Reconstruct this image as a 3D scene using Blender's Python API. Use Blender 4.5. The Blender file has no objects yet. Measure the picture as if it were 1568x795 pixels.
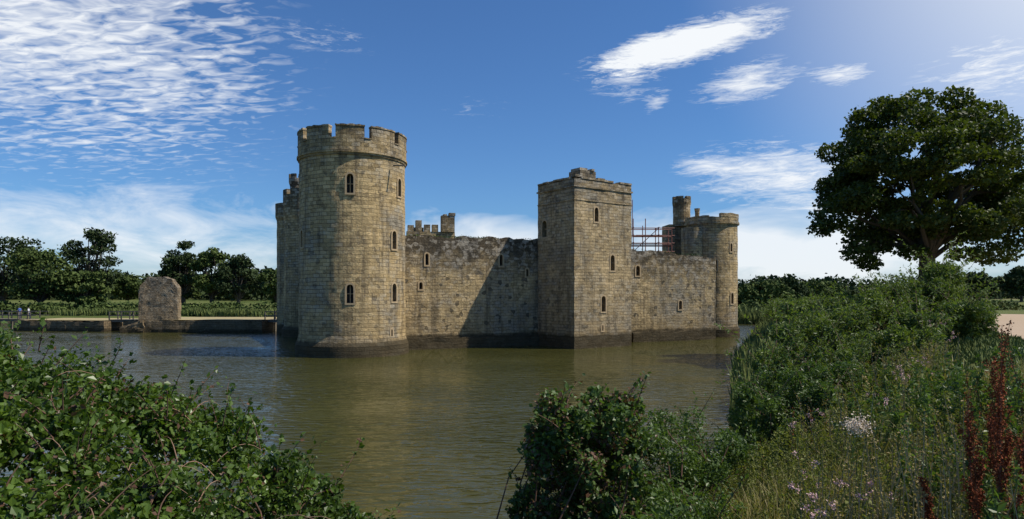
import bpy, math, random
import numpy as np
from mathutils import Vector, noise
R = math.radians
rng = np.random.default_rng(7)
random.seed(7)
scene = bpy.context.scene
COL = scene.collection

# ------------------------------------------------------------------ helpers
def link(o, parent=None):
    COL.objects.link(o)
    if parent is not None:
        o.parent = parent
    return o

def empty(name):
    e = bpy.data.objects.new(name, None)
    e.empty_display_size = 0.5
    return link(e)

def mesh_obj(name, verts, faces, mats, parent=None, smooth=False, mi=None):
    me = bpy.data.meshes.new(name)
    me.from_pydata([tuple(v) for v in verts], [], faces)
    for m in (mats if isinstance(mats, (list, tuple)) else [mats]):
        me.materials.append(m)
    if mi is not None:
        me.polygons.foreach_set('material_index', mi)
    if smooth:
        me.polygons.foreach_set('use_smooth', [True]*len(me.polygons))
    me.update()
    return link(bpy.data.objects.new(name, me), parent)

class MB:
    def __init__(s): s.v=[]; s.f=[]; s.m=[]
    def add(s, v, f, m=0):
        o=len(s.v); s.v += [tuple(p) for p in v]
        s.f += [tuple(i+o for i in q) for q in f]; s.m += [m]*len(f)
    def box(s, c, size, rot=0.0, m=0):
        cx,cy,cz=c; a,b,h=[k/2 for k in size]; cr,sr=math.cos(rot),math.sin(rot)
        v=[]
        for z in (-h,h):
            for x,y in ((-a,-b),(a,-b),(a,b),(-a,b)):
                v.append((cx+x*cr-y*sr, cy+x*sr+y*cr, cz+z))
        s.add(v,[(3,2,1,0),(4,5,6,7),(0,1,5,4),(1,2,6,5),(2,3,7,6),(3,0,4,7)],m)
    def tube(s, pts, rad, n=6, m=0):
        pts=[Vector(p) for p in pts]
        if not isinstance(rad,(list,tuple)): rad=[rad]*len(pts)
        v=[];f=[]
        for i,p in enumerate(pts):
            a=pts[max(i-1,0)]; b=pts[min(i+1,len(pts)-1)]
            t=(b-a); t = t.normalized() if t.length>1e-6 else Vector((0,0,1))
            u=t.orthogonal().normalized() if i==0 else (u-t*u.dot(t)).normalized()
            w=t.cross(u)
            for k in range(n):
                an=2*math.pi*k/n
                v.append(p+(u*math.cos(an)+w*math.sin(an))*rad[i])
        for i in range(len(pts)-1):
            for k in range(n):
                k2=(k+1)%n
                f.append((i*n+k,i*n+k2,(i+1)*n+k2,(i+1)*n+k))
        f.append(tuple(range(n))[::-1]); f.append(tuple((len(pts)-1)*n+k for k in range(n)))
        s.add(v,f,m)
    def obj(s,name,mats,parent=None,smooth=False):
        return mesh_obj(name,s.v,s.f,mats,parent,smooth,s.m)

# ------------------------------------------------------------------ materials
class NT:
    def __init__(s,nt): s.nt=nt
    def n(s,t,**kw):
        nd=s.nt.nodes.new(t)
        for k,v in kw.items():
            if k=='inp':
                for a,b in v.items():
                    if isinstance(b,bpy.types.NodeSocket): s.nt.links.new(b,nd.inputs[a])
                    else: nd.inputs[a].default_value=b
            else: setattr(nd,k,v)
        return nd
    def math(s,op,a,b=0.0,c=0.0,clamp=False):
        nd=s.nt.nodes.new('ShaderNodeMath'); nd.operation=op; nd.use_clamp=clamp
        for i,x in enumerate((a,b,c)):
            if isinstance(x,bpy.types.NodeSocket): s.nt.links.new(x,nd.inputs[i])
            else: nd.inputs[i].default_value=x
        return nd.outputs[0]
    def mix(s,f,a,b,blend='MIX'):
        nd=s.nt.nodes.new('ShaderNodeMix'); nd.data_type='RGBA'; nd.blend_type=blend
        for i,x in ((0,f),(6,a),(7,b)):
            if isinstance(x,bpy.types.NodeSocket): s.nt.links.new(x,nd.inputs[i])
            else: nd.inputs[i].default_value = x if i==0 else (tuple(x)+(1,))[:4]
        return nd.outputs[2]
    def ramp(s,f,a,b,clamp=True):
        nd=s.nt.nodes.new('ShaderNodeMapRange'); nd.clamp=clamp
        s.nt.links.new(f,nd.inputs[0]); nd.inputs[1].default_value=a; nd.inputs[2].default_value=b
        return nd.outputs[0]
    def noise(s,vec,scale,detail=4,rough=.55,dist=0.0):
        nd=s.n('ShaderNodeTexNoise',inp={'Scale':scale,'Detail':detail,'Roughness':rough,'Distortion':dist})
        if vec is not None: s.nt.links.new(vec,nd.inputs['Vector'])
        return nd.outputs['Fac']

def newmat(name):
    m=bpy.data.materials.new(name); m.use_nodes=True
    nt=m.node_tree; b=nt.nodes['Principled BSDF']
    return m,NT(nt),b

def simple(name,c,rough=.8,var=.25,scale=8,metal=0):
    m,t,b=newmat(name)
    g=t.n('ShaderNodeNewGeometry').outputs['Position']
    f=t.noise(g,scale)
    col=t.mix(f,[k*(1-var) for k in c],[k*(1+var) for k in c])
    t.nt.links.new(col,b.inputs['Base Color']); b.inputs['Roughness'].default_value=rough
    b.inputs['Metallic'].default_value=metal
    return m

def stone(name, tan=(.54,.39,.195), grey=(.29,.25,.185), greybias=.5, bw=.62, rh=.29, rubble=0.0, dark=1.0, topz=None, lowz=1.05, updepth=4.2):
    m,t,b=newmat(name)
    L=t.nt.links
    pos=t.n('ShaderNodeNewGeometry').outputs['Position']
    uv=t.n('ShaderNodeUVMap',uv_map='UVMap').outputs[0]
    nz=t.n('ShaderNodeTexNoise',inp={'Vector':uv,'Scale':.9,'Detail':2})
    off=t.n('ShaderNodeVectorMath',operation='SCALE',inp={0:nz.outputs['Color'],'Scale':.16+rubble*.25})
    vec=t.n('ShaderNodeVectorMath',operation='ADD',inp={0:uv,1:off.outputs[0]}).outputs[0]
    br=t.n('ShaderNodeTexBrick',offset=.5,inp={'Vector':vec,'Color1':(0,0,0,1),'Color2':(1,1,1,1),'Mortar':(.5,.5,.5,1),
        'Scale':1.0,'Mortar Size':.016,'Mortar Smooth':.4,'Bias':0.0,'Brick Width':bw,'Row Height':rh})
    vo=t.n('ShaderNodeTexVoronoi',inp={'Vector':vec,'Scale':3.2,'Randomness':.9})
    sepv=t.n('ShaderNodeSeparateColor',inp={0:vo.outputs['Color']}).outputs[0]
    sepb=t.n('ShaderNodeSeparateColor',inp={0:br.outputs['Color']}).outputs[0]
    cell=t.math('ADD',t.math('MULTIPLY',sepb,1-.5*rubble-.25),t.math('MULTIPLY',sepv,.25+.5*rubble))
    big=t.noise(pos,.2,3,.6)
    mid=t.noise(pos,1.0,5,.7)
    fine=t.noise(pos,9,3,.7)
    pf=t.math('ADD',t.math('ADD',t.math('MULTIPLY',big,1.2),t.math('MULTIPLY',mid,.6)),t.math('MULTIPLY',cell,.3))
    patch=t.ramp(pf,.80+.3*(1-greybias),1.1+.3*(1-greybias))
    base=t.mix(patch,tan,grey)
    v=t.math('ADD',t.math('MULTIPLY',cell,.8),t.math('ADD',t.math('MULTIPLY',fine,.7),.28))
    base=t.mix(1.0,base,t.n('ShaderNodeCombineColor',inp={0:v,1:v,2:v}).outputs[0],'MULTIPLY')
    base=t.mix(t.math('MULTIPLY',br.outputs['Fac'],t.math('MULTIPLY',t.ramp(mid,.3,.6),.8)),base,(.065,.052,.036))
    holes=t.ramp(sepv,.9,.95)
    base=t.mix(t.math('MULTIPLY',holes,.5+.3*rubble),base,(.05,.042,.03))
    mp=t.n('ShaderNodeMapping',inp={'Vector':uv,'Scale':(1.3,.09,1)})
    st=t.ramp(t.noise(mp.outputs[0],1.0,4,.72),.5,.64)
    base=t.mix(t.math('MULTIPLY',st,.58),base,(.09,.075,.055))
    blot=t.ramp(t.noise(pos,.55,5,.78,.6),.55,.66)
    base=t.mix(t.math('MULTIPLY',blot,.55),base,(.11,.092,.066))
    wht=t.ramp(t.noise(pos,2.7,4,.75),.58,.68)
    base=t.mix(t.math('MULTIPLY',wht,.45),base,(.55,.47,.35))
    sep=t.n('ShaderNodeSeparateXYZ',inp={0:pos})
    z=sep.outputs[2]
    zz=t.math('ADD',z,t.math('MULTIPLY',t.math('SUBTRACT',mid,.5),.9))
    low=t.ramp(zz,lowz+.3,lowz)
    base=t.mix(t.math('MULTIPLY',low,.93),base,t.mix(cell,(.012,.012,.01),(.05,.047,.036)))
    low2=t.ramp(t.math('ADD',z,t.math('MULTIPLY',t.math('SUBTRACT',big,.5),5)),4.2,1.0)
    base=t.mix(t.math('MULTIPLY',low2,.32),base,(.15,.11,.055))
    if topz is not None:
        up=t.ramp(t.math('ADD',z,t.math('MULTIPLY',t.math('SUBTRACT',mid,.5),5)),topz-updepth,topz-1.4)
        upc=t.mix(t.ramp(t.math('ADD',cell,t.math('MULTIPLY',t.math('SUBTRACT',fine,.5),.8)),.45,.85),(.05,.044,.037),(.38,.34,.28))
        base=t.mix(t.math('MULTIPLY',up,.85),base,upc)
    base=t.mix(1.0,base,(dark,dark,dark),'MULTIPLY')
    L.new(base,b.inputs['Base Color']); b.inputs['Roughness'].default_value=.92
    b.inputs['Specular IOR Level'].default_value=.12
    h=t.math('SUBTRACT',t.math('ADD',t.math('MULTIPLY',cell,.8),t.math('MULTIPLY',fine,.7)),t.math('ADD',br.outputs['Fac'],t.math('MULTIPLY',holes,1.2)))
    bp=t.n('ShaderNodeBump',inp={'Strength':1.0,'Distance':.11,'Height':h})
    L.new(bp.outputs[0],b.inputs['Normal'])
    return m

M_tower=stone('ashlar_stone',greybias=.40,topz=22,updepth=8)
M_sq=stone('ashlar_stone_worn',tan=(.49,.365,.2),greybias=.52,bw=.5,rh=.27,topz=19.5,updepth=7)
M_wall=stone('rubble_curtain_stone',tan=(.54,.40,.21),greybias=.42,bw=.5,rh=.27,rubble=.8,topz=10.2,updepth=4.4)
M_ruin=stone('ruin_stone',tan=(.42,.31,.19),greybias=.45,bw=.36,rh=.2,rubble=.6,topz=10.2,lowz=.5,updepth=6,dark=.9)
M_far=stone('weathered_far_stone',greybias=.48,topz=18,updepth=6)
M_frame=simple('window_dressing_stone',(.42,.31,.18),.9,.4,5)
M_dark=simple('recess_shade_paint',(.012,.011,.01),.6,.2)  # near-black colour standing in for the shade inside window recesses
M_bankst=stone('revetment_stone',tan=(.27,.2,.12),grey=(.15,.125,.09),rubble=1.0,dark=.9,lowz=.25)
M_wood=simple('weathered_wood',(.15,.125,.095),.85,.4,6)
M_metal=simple('scaffold_steel',(.2,.075,.05),.5,.3,3)
M_bark=simple('bark',(.07,.055,.04),.95,.5,7)
M_twig=simple('twig',(.13,.07,.045),.9,.4,12)
M_cane=simple('dead_cane',(.33,.2,.13),.9,.3,10)

def leafmat(name, dark, light, trans=.35, gloss=.5, scale=.8, spec=.25):
    m,t,b=newmat(name); L=t.nt.links
    at=t.n('ShaderNodeAttribute',attribute_name='rnd').outputs['Fac']
    pos=t.n('ShaderNodeNewGeometry').outputs['Position']
    n=t.ramp(t.noise(pos,scale,2),.3,.7)
    f=t.math('ADD',t.math('MULTIPLY',at,.6),t.math('MULTIPLY',n,.4),clamp=True)
    c=t.mix(f,dark,light)
    L.new(c,b.inputs['Base Color']); b.inputs['Roughness'].default_value=gloss
    b.inputs['Specular IOR Level'].default_value=spec
    if trans>0:
        tr=t.n('ShaderNodeBsdfTranslucent',inp={0:t.mix(1.0,c,(1.3,1.4,.4),'MULTIPLY')})
        ms=t.n('ShaderNodeMixShader',inp={0:trans,1:b.outputs[0],2:tr.outputs[0]})
        L.new(ms.outputs[0],t.nt.nodes['Material Output'].inputs[0])
    return m
M_oak=leafmat('oak_leaf',(.02,.034,.008),(.105,.135,.026),.3,.5,.5)
M_tree=leafmat('tree_leaf',(.028,.05,.014),(.11,.145,.04),0,.7,.15,.1)
M_treeD=leafmat('dark_tree_leaf',(.016,.028,.012),(.068,.095,.034),0,.7,.15,.1)
M_bramble=leafmat('bramble_leaf',(.014,.036,.007),(.14,.22,.032),.32,.38,1.2,.4)
M_hazel=leafmat('dogwood_leaf',(.024,.055,.015),(.14,.21,.055),.35,.42,1.5,.3)
M_red=leafmat('reddish_leaf',(.06,.035,.02),(.17,.09,.055),.2,.45,2)
M_willow=leafmat('willow_leaf',(.035,.065,.018),(.19,.25,.07),.35,.5,.6)
M_weed=leafmat('weed_leaf',(.045,.07,.018),(.26,.27,.075),.35,.6,.6)
M_dryw=leafmat('dry_weed_leaf',(.14,.10,.04),(.42,.33,.16),.25,.7,.6)
M_grass=leafmat('grass_blade',(.12,.125,.035),(.46,.37,.18),.25,.6,.5)
M_reed=leafmat('reed_blade',(.07,.105,.028),(.18,.21,.07),0,.7,.2,.1)
M_rust=leafmat('dock_seed',(.12,.03,.015),(.30,.09,.035),0,.8,3,.1)
M_pink=leafmat('thistle_down',(.35,.17,.2),(.8,.58,.52),0,.8,3,.1)
M_white=leafmat('umbel_flower',(.55,.44,.33),(.85,.74,.6),0,.8,3,.1)

# ------------------------------------------------------------------ terrain
MOAT=np.array([(-70,15),(-30,12.5),(-10,11.0),(-3.4,9.8),(-2.1,7.3),(-1.0,6.7),(-.3,6.9),(.0,8.6),(.7,10.6),(2.2,11.9),(4,13.8),(6.5,19),(9,26),(14.5,42),(25.5,68),(39,102),(30,110),
               (-20,116),(-70,110),(-105,104),(-150,80),(-150,30)],float)
def moat_sd(x,y):
    x=np.atleast_1d(x).astype(float); y=np.atleast_1d(y).astype(float)
    d=np.full(x.shape,1e9); inside=np.zeros(x.shape,bool)
    n=len(MOAT)
    for i in range(n):
        a=MOAT[i]; b=MOAT[(i+1)%n]
        e=b-a; t=np.clip(((x-a[0])*e[0]+(y-a[1])*e[1])/(e@e),0,1)
        d=np.minimum(d,np.hypot(x-a[0]-t*e[0],y-a[1]-t*e[1]))
        c=((a[1]>y)!=(b[1]>y))
        with np.errstate(divide='ignore',invalid='ignore'):
            xi=(b[0]-a[0])*(y-a[1])/(b[1]-a[1]+1e-12)+a[0]
        inside^=c&(x<xi)
    return np.where(inside,-d,d)
def sstep(a,b,x):
    t=np.clip((x-a)/(b-a),0,1); return t*t*(3-2*t)
def H(x,y):
    x=np.atleast_1d(x).astype(float); y=np.atleast_1d(y).astype(float)
    d=moat_sd(x,y)
    far=sstep(60,105,y)
    t=np.clip(d/7.5,0,1); near=3.25*(1-(1-t)**1.7)
    t2=np.clip(d/3,0,1); fr=1.0*(1-(1-t2)**1.7)+2.2*sstep(10,110,d)
    h=near*(1-far)+fr*far
    h+=np.clip(d/2,0,1)*(1-sstep(6,9,d))*(.12*np.sin(x*1.3+y*.7)+.08*np.sin(y*2.1-x*.9))
    h+=sstep(300,1500,np.hypot(x,y))*6
    return np.where(d<0,np.maximum(d*.6,-1.6),h)
def axis(lo,hi,flo,fhi,s):
    a=list(np.arange(flo,fhi,s)); st=s; p=fhi
    while p<hi: a.append(p); st*=1.07; p+=st
    a.append(hi); st=s; p=flo
    while p>lo: st*=1.07; p-=st; a.insert(0,p)
    return np.array(a)
gx=axis(-3000,3000,-12,26,.4); gy=axis(-600,4000,0,34,.4)
X,Y=np.meshgrid(gx,gy); Z=H(X.ravel(),Y.ravel())
nx_,ny_=len(gx),len(gy)
idx=np.arange(nx_*ny_).reshape(ny_,nx_)
quads=np.stack([idx[:-1,:-1],idx[:-1,1:],idx[1:,1:],idx[1:,:-1]],-1).reshape(-1,4)
def np_mesh(name,verts,quads,mats,parent=None,rnd=None,smooth=False):
    me=bpy.data.meshes.new(name)
    nv,nf=len(verts),len(quads); k=quads.shape[1]
    me.vertices.add(nv); me.vertices.foreach_set('co',verts.astype(np.float32).ravel())
    me.loops.add(nf*k); me.loops.foreach_set('vertex_index',quads.astype(np.int32).ravel())
    me.polygons.add(nf); me.polygons.foreach_set('loop_start',np.arange(0,nf*k,k,dtype=np.int32))
    try: me.polygons.foreach_set('loop_total',np.full(nf,k,dtype=np.int32))
    except Exception: pass
    me.polygons.foreach_set('use_smooth',np.full(nf,smooth))
    if rnd is not None:
        a=me.attributes.new('rnd','FLOAT','FACE'); a.data.foreach_set('value',rnd.astype(np.float32))
    me.materials.append(mats); me.update(calc_edges=True)
    return link(bpy.data.objects.new(name,me),parent)

mg,t,b=newmat('meadow_ground')
pos=t.n('ShaderNodeNewGeometry').outputs['Position']
n1=t.noise(pos,.05,3,.6); n2=t.noise(pos,1.5,4,.7); n3=t.noise(pos,12,3,.7)
c=t.mix(t.ramp(n1,.35,.65),(.075,.11,.025),(.17,.19,.06))
c=t.mix(t.math('MULTIPLY',t.ramp(n2,.5,.75),.6),c,(.15,.12,.06))
c=t.mix(t.math('MULTIPLY',n3,.6),c,(.04,.05,.018))
zz=t.n('ShaderNodeSeparateXYZ',inp={0:pos}).outputs[2]
c=t.mix(t.ramp(zz,.5,.05),c,(.035,.028,.018))
t.nt.links.new(c,b.inputs['Base Color']); b.inputs['Roughness'].default_value=.95; b.inputs['Specular IOR Level'].default_value=.1
bp=t.n('ShaderNodeBump',inp={'Strength':.8,'Distance':.08,'Height':n3}); t.nt.links.new(bp.outputs[0],b.inputs['Normal'])
np_mesh('ground',np.stack([X.ravel(),Y.ravel(),Z],1),quads,mg,smooth=True)

# water
mw,t,b=newmat('murky_moat_water')
pos=t.n('ShaderNodeNewGeometry').outputs['Position']
mp=t.n('ShaderNodeMapping',inp={'Vector':pos,'Rotation':(0,0,R(28)),'Scale':(.6,1.9,1)})
w1=t.noise(mp.outputs[0],1.5,1,.5,1.0); w2=t.noise(mp.outputs[0],6.5,1,.5,.3)
w3=t.noise(pos,.10,3,.5)
gust=t.ramp(t.noise(pos,.08,2,.5),.40,.62)
h=t.math('MULTIPLY',t.math('ADD',w1,t.math('MULTIPLY',w2,.13)),t.math('ADD',t.math('MULTIPLY',gust,.9),.3))
bp=t.n('ShaderNodeBump',inp={'Strength':1.0,'Distance':.17,'Height':h})
c=t.mix(t.ramp(w3,.35,.65),(.046,.046,.011),(.062,.060,.017))
t.nt.links.new(c,b.inputs['Base Color']); b.inputs['Roughness'].default_value=.015; b.inputs['IOR'].default_value=1.33
t.nt.links.new(bp.outputs[0],b.inputs['Normal'])
mesh_obj('moat_water',[(-170,2,0),(60,2,0),(60,130,0),(-170,130,0)],[(0,1,2,3)],mw)

# gravel path
mp_,t,b=newmat('gravel')
pos=t.n('ShaderNodeNewGeometry').outputs['Position']
c=t.mix(t.noise(pos,2.5,6,.75),(.3,.21,.13),(.47,.36,.25)); t.nt.links.new(c,b.inputs['Base Color']); b.inputs['Roughness'].default_value=.95
pl=[(10.5,8),(13.5,14),(16.3,20),(19.3,26),(23,32),(35.0,50),(56,79),(85,118),(140,190)]
pv=[];pf=[]
for i,(x,y) in enumerate(pl):
    a=np.array(pl[max(i-1,0)]); bb=np.array(pl[min(i+1,len(pl)-1)]); d=(bb-a)/np.linalg.norm(bb-a); nn=np.array((d[1],-d[0]))
    for k in range(7):
        q=np.array((x,y))+nn*(k*.9+ .25*math.sin(i*1.7+k))
        pv.append((q[0],q[1],float(H(q[0],q[1])[0])+.03))
for i in range(len(pl)-1):
    for k in range(6): pf.append((i*7+k,i*7+k+1,(i+1)*7+k+1,(i+1)*7+k))
mesh_obj('gravel_path',pv,pf,mp_)

# ------------------------------------------------------------------ masonry
def nvec(p,s): return noise.noise(Vector((p[0]*s,p[1]*s,p[2]*s)))
def wall_mesh(name,p0,p1,thick,z0,top,mat,parent,step=.4,amp=.05,batter=0.0,end_in=None):
    p0=Vector((p0[0],p0[1],0)); p1=Vector((p1[0],p1[1],0)); L=(p1-p0).length; d=(p1-p0)/L
    n=Vector((-d.y,d.x,0))
    nx=max(2,int(L/step)); 
    tops=[top(i/nx*L) for i in range(nx+1)]
    nz=max(2,int((max(tops)-z0)/step))
    V=[];F=[]
    for side in (0,1):
        for i in range(nx+1):
            for j in range(nz+1):
                s=i/nx*L; z=z0+(tops[i]-z0)*j/nz
                if end_in: s=L/2+(s-L/2)*end_in(z)
                p=p0+d*s+n*(thick*side)+Vector((0,0,z))
                q=Vector((nvec(p,1.1),nvec(p+Vector((7,3,1)),1.1),nvec(p+Vector((1,9,5)),1.1)))+ .5*Vector((nvec(p,3.3),nvec(p+Vector((3,3,3)),3.3),0))
                V.append(p+q*amp - n*(1-side*2)*batter*(1-min(1,(z-z0)/1.2)))
    I=lambda s,i,j: s*(nx+1)*(nz+1)+i*(nz+1)+j
    for i in range(nx):
        for j in range(nz):
            F.append((I(0,i,j),I(0,i+1,j),I(0,i+1,j+1),I(0,i,j+1)))
            F.append((I(1,i+1,j),I(1,i,j),I(1,i,j+1),I(1,i+1,j+1)))
        F.append((I(0,i,nz),I(0,i+1,nz),I(1,i+1,nz),I(1,i,nz)))
        F.append((I(0,i+1,0),I(0,i,0),I(1,i,0),I(1,i+1,0)))
    for j in range(nz):
        F.append((I(1,0,j),I(0,0,j),I(0,0,j+1),I(1,0,j+1)))
        F.append((I(0,nx,j),I(1,nx,j),I(1,nx,j+1),I(0,nx,j+1)))
    o=mesh_obj(name,V,F,mat,parent)
    o['uvd']=(d.x,d.y)
    return o
def cyl_mesh(name,c,rf,z0,z1,mat,parent,ns=96,step=.4,amp=.04):
    nz=max(1,int((z1-z0)/step)); V=[];F=[]
    for j in range(nz+1):
        z=z0+(z1-z0)*j/nz
        for k in range(ns):
            a=2*math.pi*k/ns; r=rf(z)
            p=Vector((c[0]+r*math.cos(a),c[1]+r*math.sin(a),z))
            r+=amp*(nvec(p,.9)+.5*nvec(p,3.1))
            V.append((c[0]+r*math.cos(a),c[1]+r*math.sin(a),z))
    for j in range(nz):
        for k in range(ns):
            k2=(k+1)%ns; F.append((j*ns+k,j*ns+k2,(j+1)*ns+k2,(j+1)*ns+k))
    F.append(tuple(range(ns))[::-1]); F.append(tuple(nz*ns+k for k in range(ns)))
    return mesh_obj(name,V,F,mat,parent)
def arc_block(mb,c,ri,ro,z0,z1,a0,a1,n=6,closed=False,jit=0.0):
    V=[];F=[]
    cnt=n if closed else n+1
    for k in range(cnt):
        a=a0+(a1-a0)*k/n; ca,sa=math.cos(a),math.sin(a)
        zz=z1+random.uniform(-jit,jit)
        V+= [(c[0]+ri*ca,c[1]+ri*sa,z0),(c[0]+ro*ca,c[1]+ro*sa,z0),(c[0]+ro*ca,c[1]+ro*sa,zz),(c[0]+ri*ca,c[1]+ri*sa,zz)]
    for k in range(n):
        b0=4*k; b1=4*((k+1)%cnt)
        F+=[(b0+1,b1+1,b1+2,b0+2),(b1,b0,b0+3,b1+3),(b0+3,b0+2,b1+2,b1+3),(b0,b1,b1+1,b0+1)]
    if not closed:
        F+=[(0,1,2,3),(4*n+3,4*n+2,4*n+1,4*n)]
    mb.add(V,F)
def uv_planar(o,d=None):
    me=o.data; d=d or tuple(o.get('uvd',(1,0))); uvl=me.uv_layers.get('UVMap') or me.uv_layers.new(name='UVMap')
    for p in me.polygons:
        for li in p.loop_indices:
            co=me.vertices[me.loops[li].vertex_index].co
            a=co.x*d[0]+co.y*d[1]; bq=-co.x*d[1]+co.y*d[0]
            uvl.data[li].uv=(a,bq) if abs(p.normal.z)>.8 else (a+bq,co.z)
def uv_cyl(o,c,r):
    me=o.data; uvl=me.uv_layers.get('UVMap') or me.uv_layers.new(name='UVMap')
    for p in me.polygons:
        if abs(p.normal.z)>.8:
            for li in p.loop_indices:
                co=me.vertices[me.loops[li].vertex_index].co; uvl.data[li].uv=(co.x,co.y)
            continue
        ac=math.atan2(p.center.y-c[1],p.center.x-c[0])
        for li in p.loop_indices:
            co=me.vertices[me.loops[li].vertex_index].co
            a=math.atan2(co.y-c[1],co.x-c[0])
            while a-ac>math.pi: a-=2*math.pi
            while a-ac<-math.pi: a+=2*math.pi
            uvl.data[li].uv=(a*r,co.z)
def arch_profile(w,h,n=6,pointed=True):
    pts=[(-w/2,0),(w/2,0),(w/2,h-w*.6)]
    for k in range(1,n):
        a=math.pi*k/n
        pts.append((w/2*math.cos(a),h-w*.6+w*.6*math.sin(a)**.8))
    pts.append((-w/2,h-w*.6))
    return pts
def prism(P,origin,out,d0,d1):
    u=Vector((-out.y,out.x,0)); V=[]
    for d in (d0,d1):
        for a,z in P: V.append(origin+u*a+Vector((0,0,z))+out*d)
    n=len(P)
    F=[tuple(range(n))[::-1],tuple(range(n,2*n))]
    F+=[(i,(i+1)%n,n+(i+1)%n,n+i) for i in range(n)]
    return V,F
def cut_windows(o,wins,parent,rec=.55,frame=True):
    mb=MB(); fr=MB(); pn=MB()
    for (p,out,w,h) in wins:
        p=Vector(p); out=Vector((out[0],out[1],0)).normalized()
        P=arch_profile(w,h)
        mb.add(*prism(P,p,out,-rec,.6))
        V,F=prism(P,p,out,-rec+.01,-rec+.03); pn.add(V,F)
        if w>.3 and frame:
            u=Vector((-out.y,out.x,0))
            q=p-out*(rec*.6)
            V,F=prism([(-.035,0),(.035,0),(.035,h-.05),(-.035,h-.05)],q,out,-.04,.04); fr.add(V,F)
            V,F=prism([(-w/2,h*.48),(w/2,h*.48),(w/2,h*.48+.06),(-w/2,h*.48+.06)],q,out,-.03,.03); fr.add(V,F)
        if frame:
            t_=.13; O=arch_profile(w+2*t_,h+t_); 
            O=[(a,z-(t_ if i<2 else 0)) for i,(a,z) in enumerate(O)]
            n=len(P); u=Vector((-out.y,out.x,0)); VV=[]
            for d in (-.25,.035):
                for prof in (P,O):
                    for a,z in prof: VV.append(p+u*a+Vector((0,0,z))+out*d)
            FF=[]
            for i in range(n):
                j=(i+1)%n
                FF.append((2*n+i,3*n+i,3*n+j,2*n+j)); FF.append((n+i,n+j,3*n+j,3*n+i)); FF.append((j,i,2*n+i,2*n+j)); FF.append((i,j,n+j,n+i))
            fr.add(VV,FF)
    if not mb.v: return
    cut=mb.obj('cutter',M_dark)
    md=o.modifiers.new('b','BOOLEAN'); md.operation='DIFFERENCE'; md.object=cut; md.solver='EXACT'
    dg=bpy.context.evaluated_depsgraph_get(); dg.update()
    me=bpy.data.meshes.new_from_object(o.evaluated_get(dg)); o.modifiers.clear()
    if len(me.polygons)>50:
        o.data=me
    bpy.data.objects.remove(cut,do_unlink=True)
    pn.obj('recess_shade_panes',M_dark,parent)  # solid dark panes closing the recesses, with interior shade painted in
    if fr.v: fr.obj('window_dressings',M_frame,parent)

castle=empty('medieval_castle')
# --- near round corner tower
A=(-12.9,53.0); RA=4.15
def rA(z): return RA + (.24 if z<1.0 else (.24*(1.35-z)/.35 if z<1.35 else 0)) + .06*(1-z/15)
tA=cyl_mesh('round_tower',A,rA,-1.2,15.4,M_tower,castle,ns=128,step=.4)
camdir=math.atan2(-A[1],-A[0])
def tw(phi,z,w,h,c=A,r=None,cd=None):
    a=(camdir if cd is None else cd)+R(phi); o=Vector((math.cos(a),math.sin(a),0)); rr=r or (RA+.05)
    return (Vector((c[0],c[1],z))+o*rr,o,w,h)
wins=[tw(-3,12.35,.5,1.45),tw(58,12.5,.5,1.4),tw(48,8.3,.5,1.4),tw(-3,4.1,.5,1.4),tw(48,4.2,.5,1.4),tw(-66,8.4,.45,1.3),tw(44,1.5,.16,.55)]
cut_windows(tA,wins,castle); uv_cyl(tA,A,RA)
par=MB()
arc_block(par,A,RA-.7,RA+.10,15.25,15.42,0,2*math.pi,96,True)
arc_block(par,A,RA-.7,RA+.20,15.42,15.58,0,2*math.pi,96,True)
arc_block(par,A,RA-.45,RA+.12,15.58,16.45,0,2*math.pi,96,True)
nm=10
for k in range(nm):
    a0=camdir+R(-3)+(k-.40)*2*math.pi/nm; a1=a0+.80*2*math.pi/nm
    arc_block(par,A,RA-.4,RA+.12,16.45,17.38,a0,a1,10,jit=.03)
    arc_block(par,A,RA-.45,RA+.17,17.38,17.5,a0-.006,a1+.006,10,jit=.04)
    arc_block(par,A,RA-.45,RA+.17,16.45,16.54,a1+.0062,a0+2*math.pi/nm-.0062,3,jit=.02)
po=par.obj('round_tower_parapet',M_tower,castle); uv_cyl(po,A,RA)
sp=MB(); sp.tube([(-9.2,50.6,14.75),(-8.2,50.2,14.65)],.06); sp.obj('water_spout',M_wood,castle)

# --- curtain walls (front line)
def wy(x): return 59.9+.42*x
def prof(base,amp,seed,slope=0):
    rr=random.Random(seed); st=[rr.uniform(-1,1) for _ in range(400)]
    def f(s):
        i=int(s/.8); return base+slope*s+amp*(.6*st[i%400]+.8*noise.noise(Vector((s*.35,seed,0)))+.35*st[(int(s/.4)+90)%400])
    return f
W1a=(-9.6,wy(-9.6)); W1b=(5.0,wy(5.0))
w1=wall_mesh('curtain_wall',W1a,W1b,2.0,-1.2,prof(9.85,.17,3),M_wall,castle,step=.4,amp=.07,batter=.3)
dW=Vector((1,.42,0)).normalized(); nW=Vector((dW.y,-dW.x,0))
def wl(x,z,w,h): return (Vector((x,wy(x),z))+nW*.02,nW,w,h)
cut_windows(w1,[wl(-1.0,7.35,.28,1.0),wl(-7.4,7.3,.28,1.0),wl(1.4,6.4,.22,.7),wl(-7.9,5.2,.3,.6)],castle); uv_planar(w1)
w2=wall_mesh('curtain_wall_east',(9.5,wy(9.5)),(21.5,wy(21.5)),2.0,-1.2,prof(9.35,.14,9,-.06),M_wall,castle,step=.4,amp=.07,batter=.3)
cut_windows(w2,[wl(12.55,6.6,.45,1.0),wl(17.3,3.2,.4,.9)],castle); uv_planar(w2)
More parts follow.
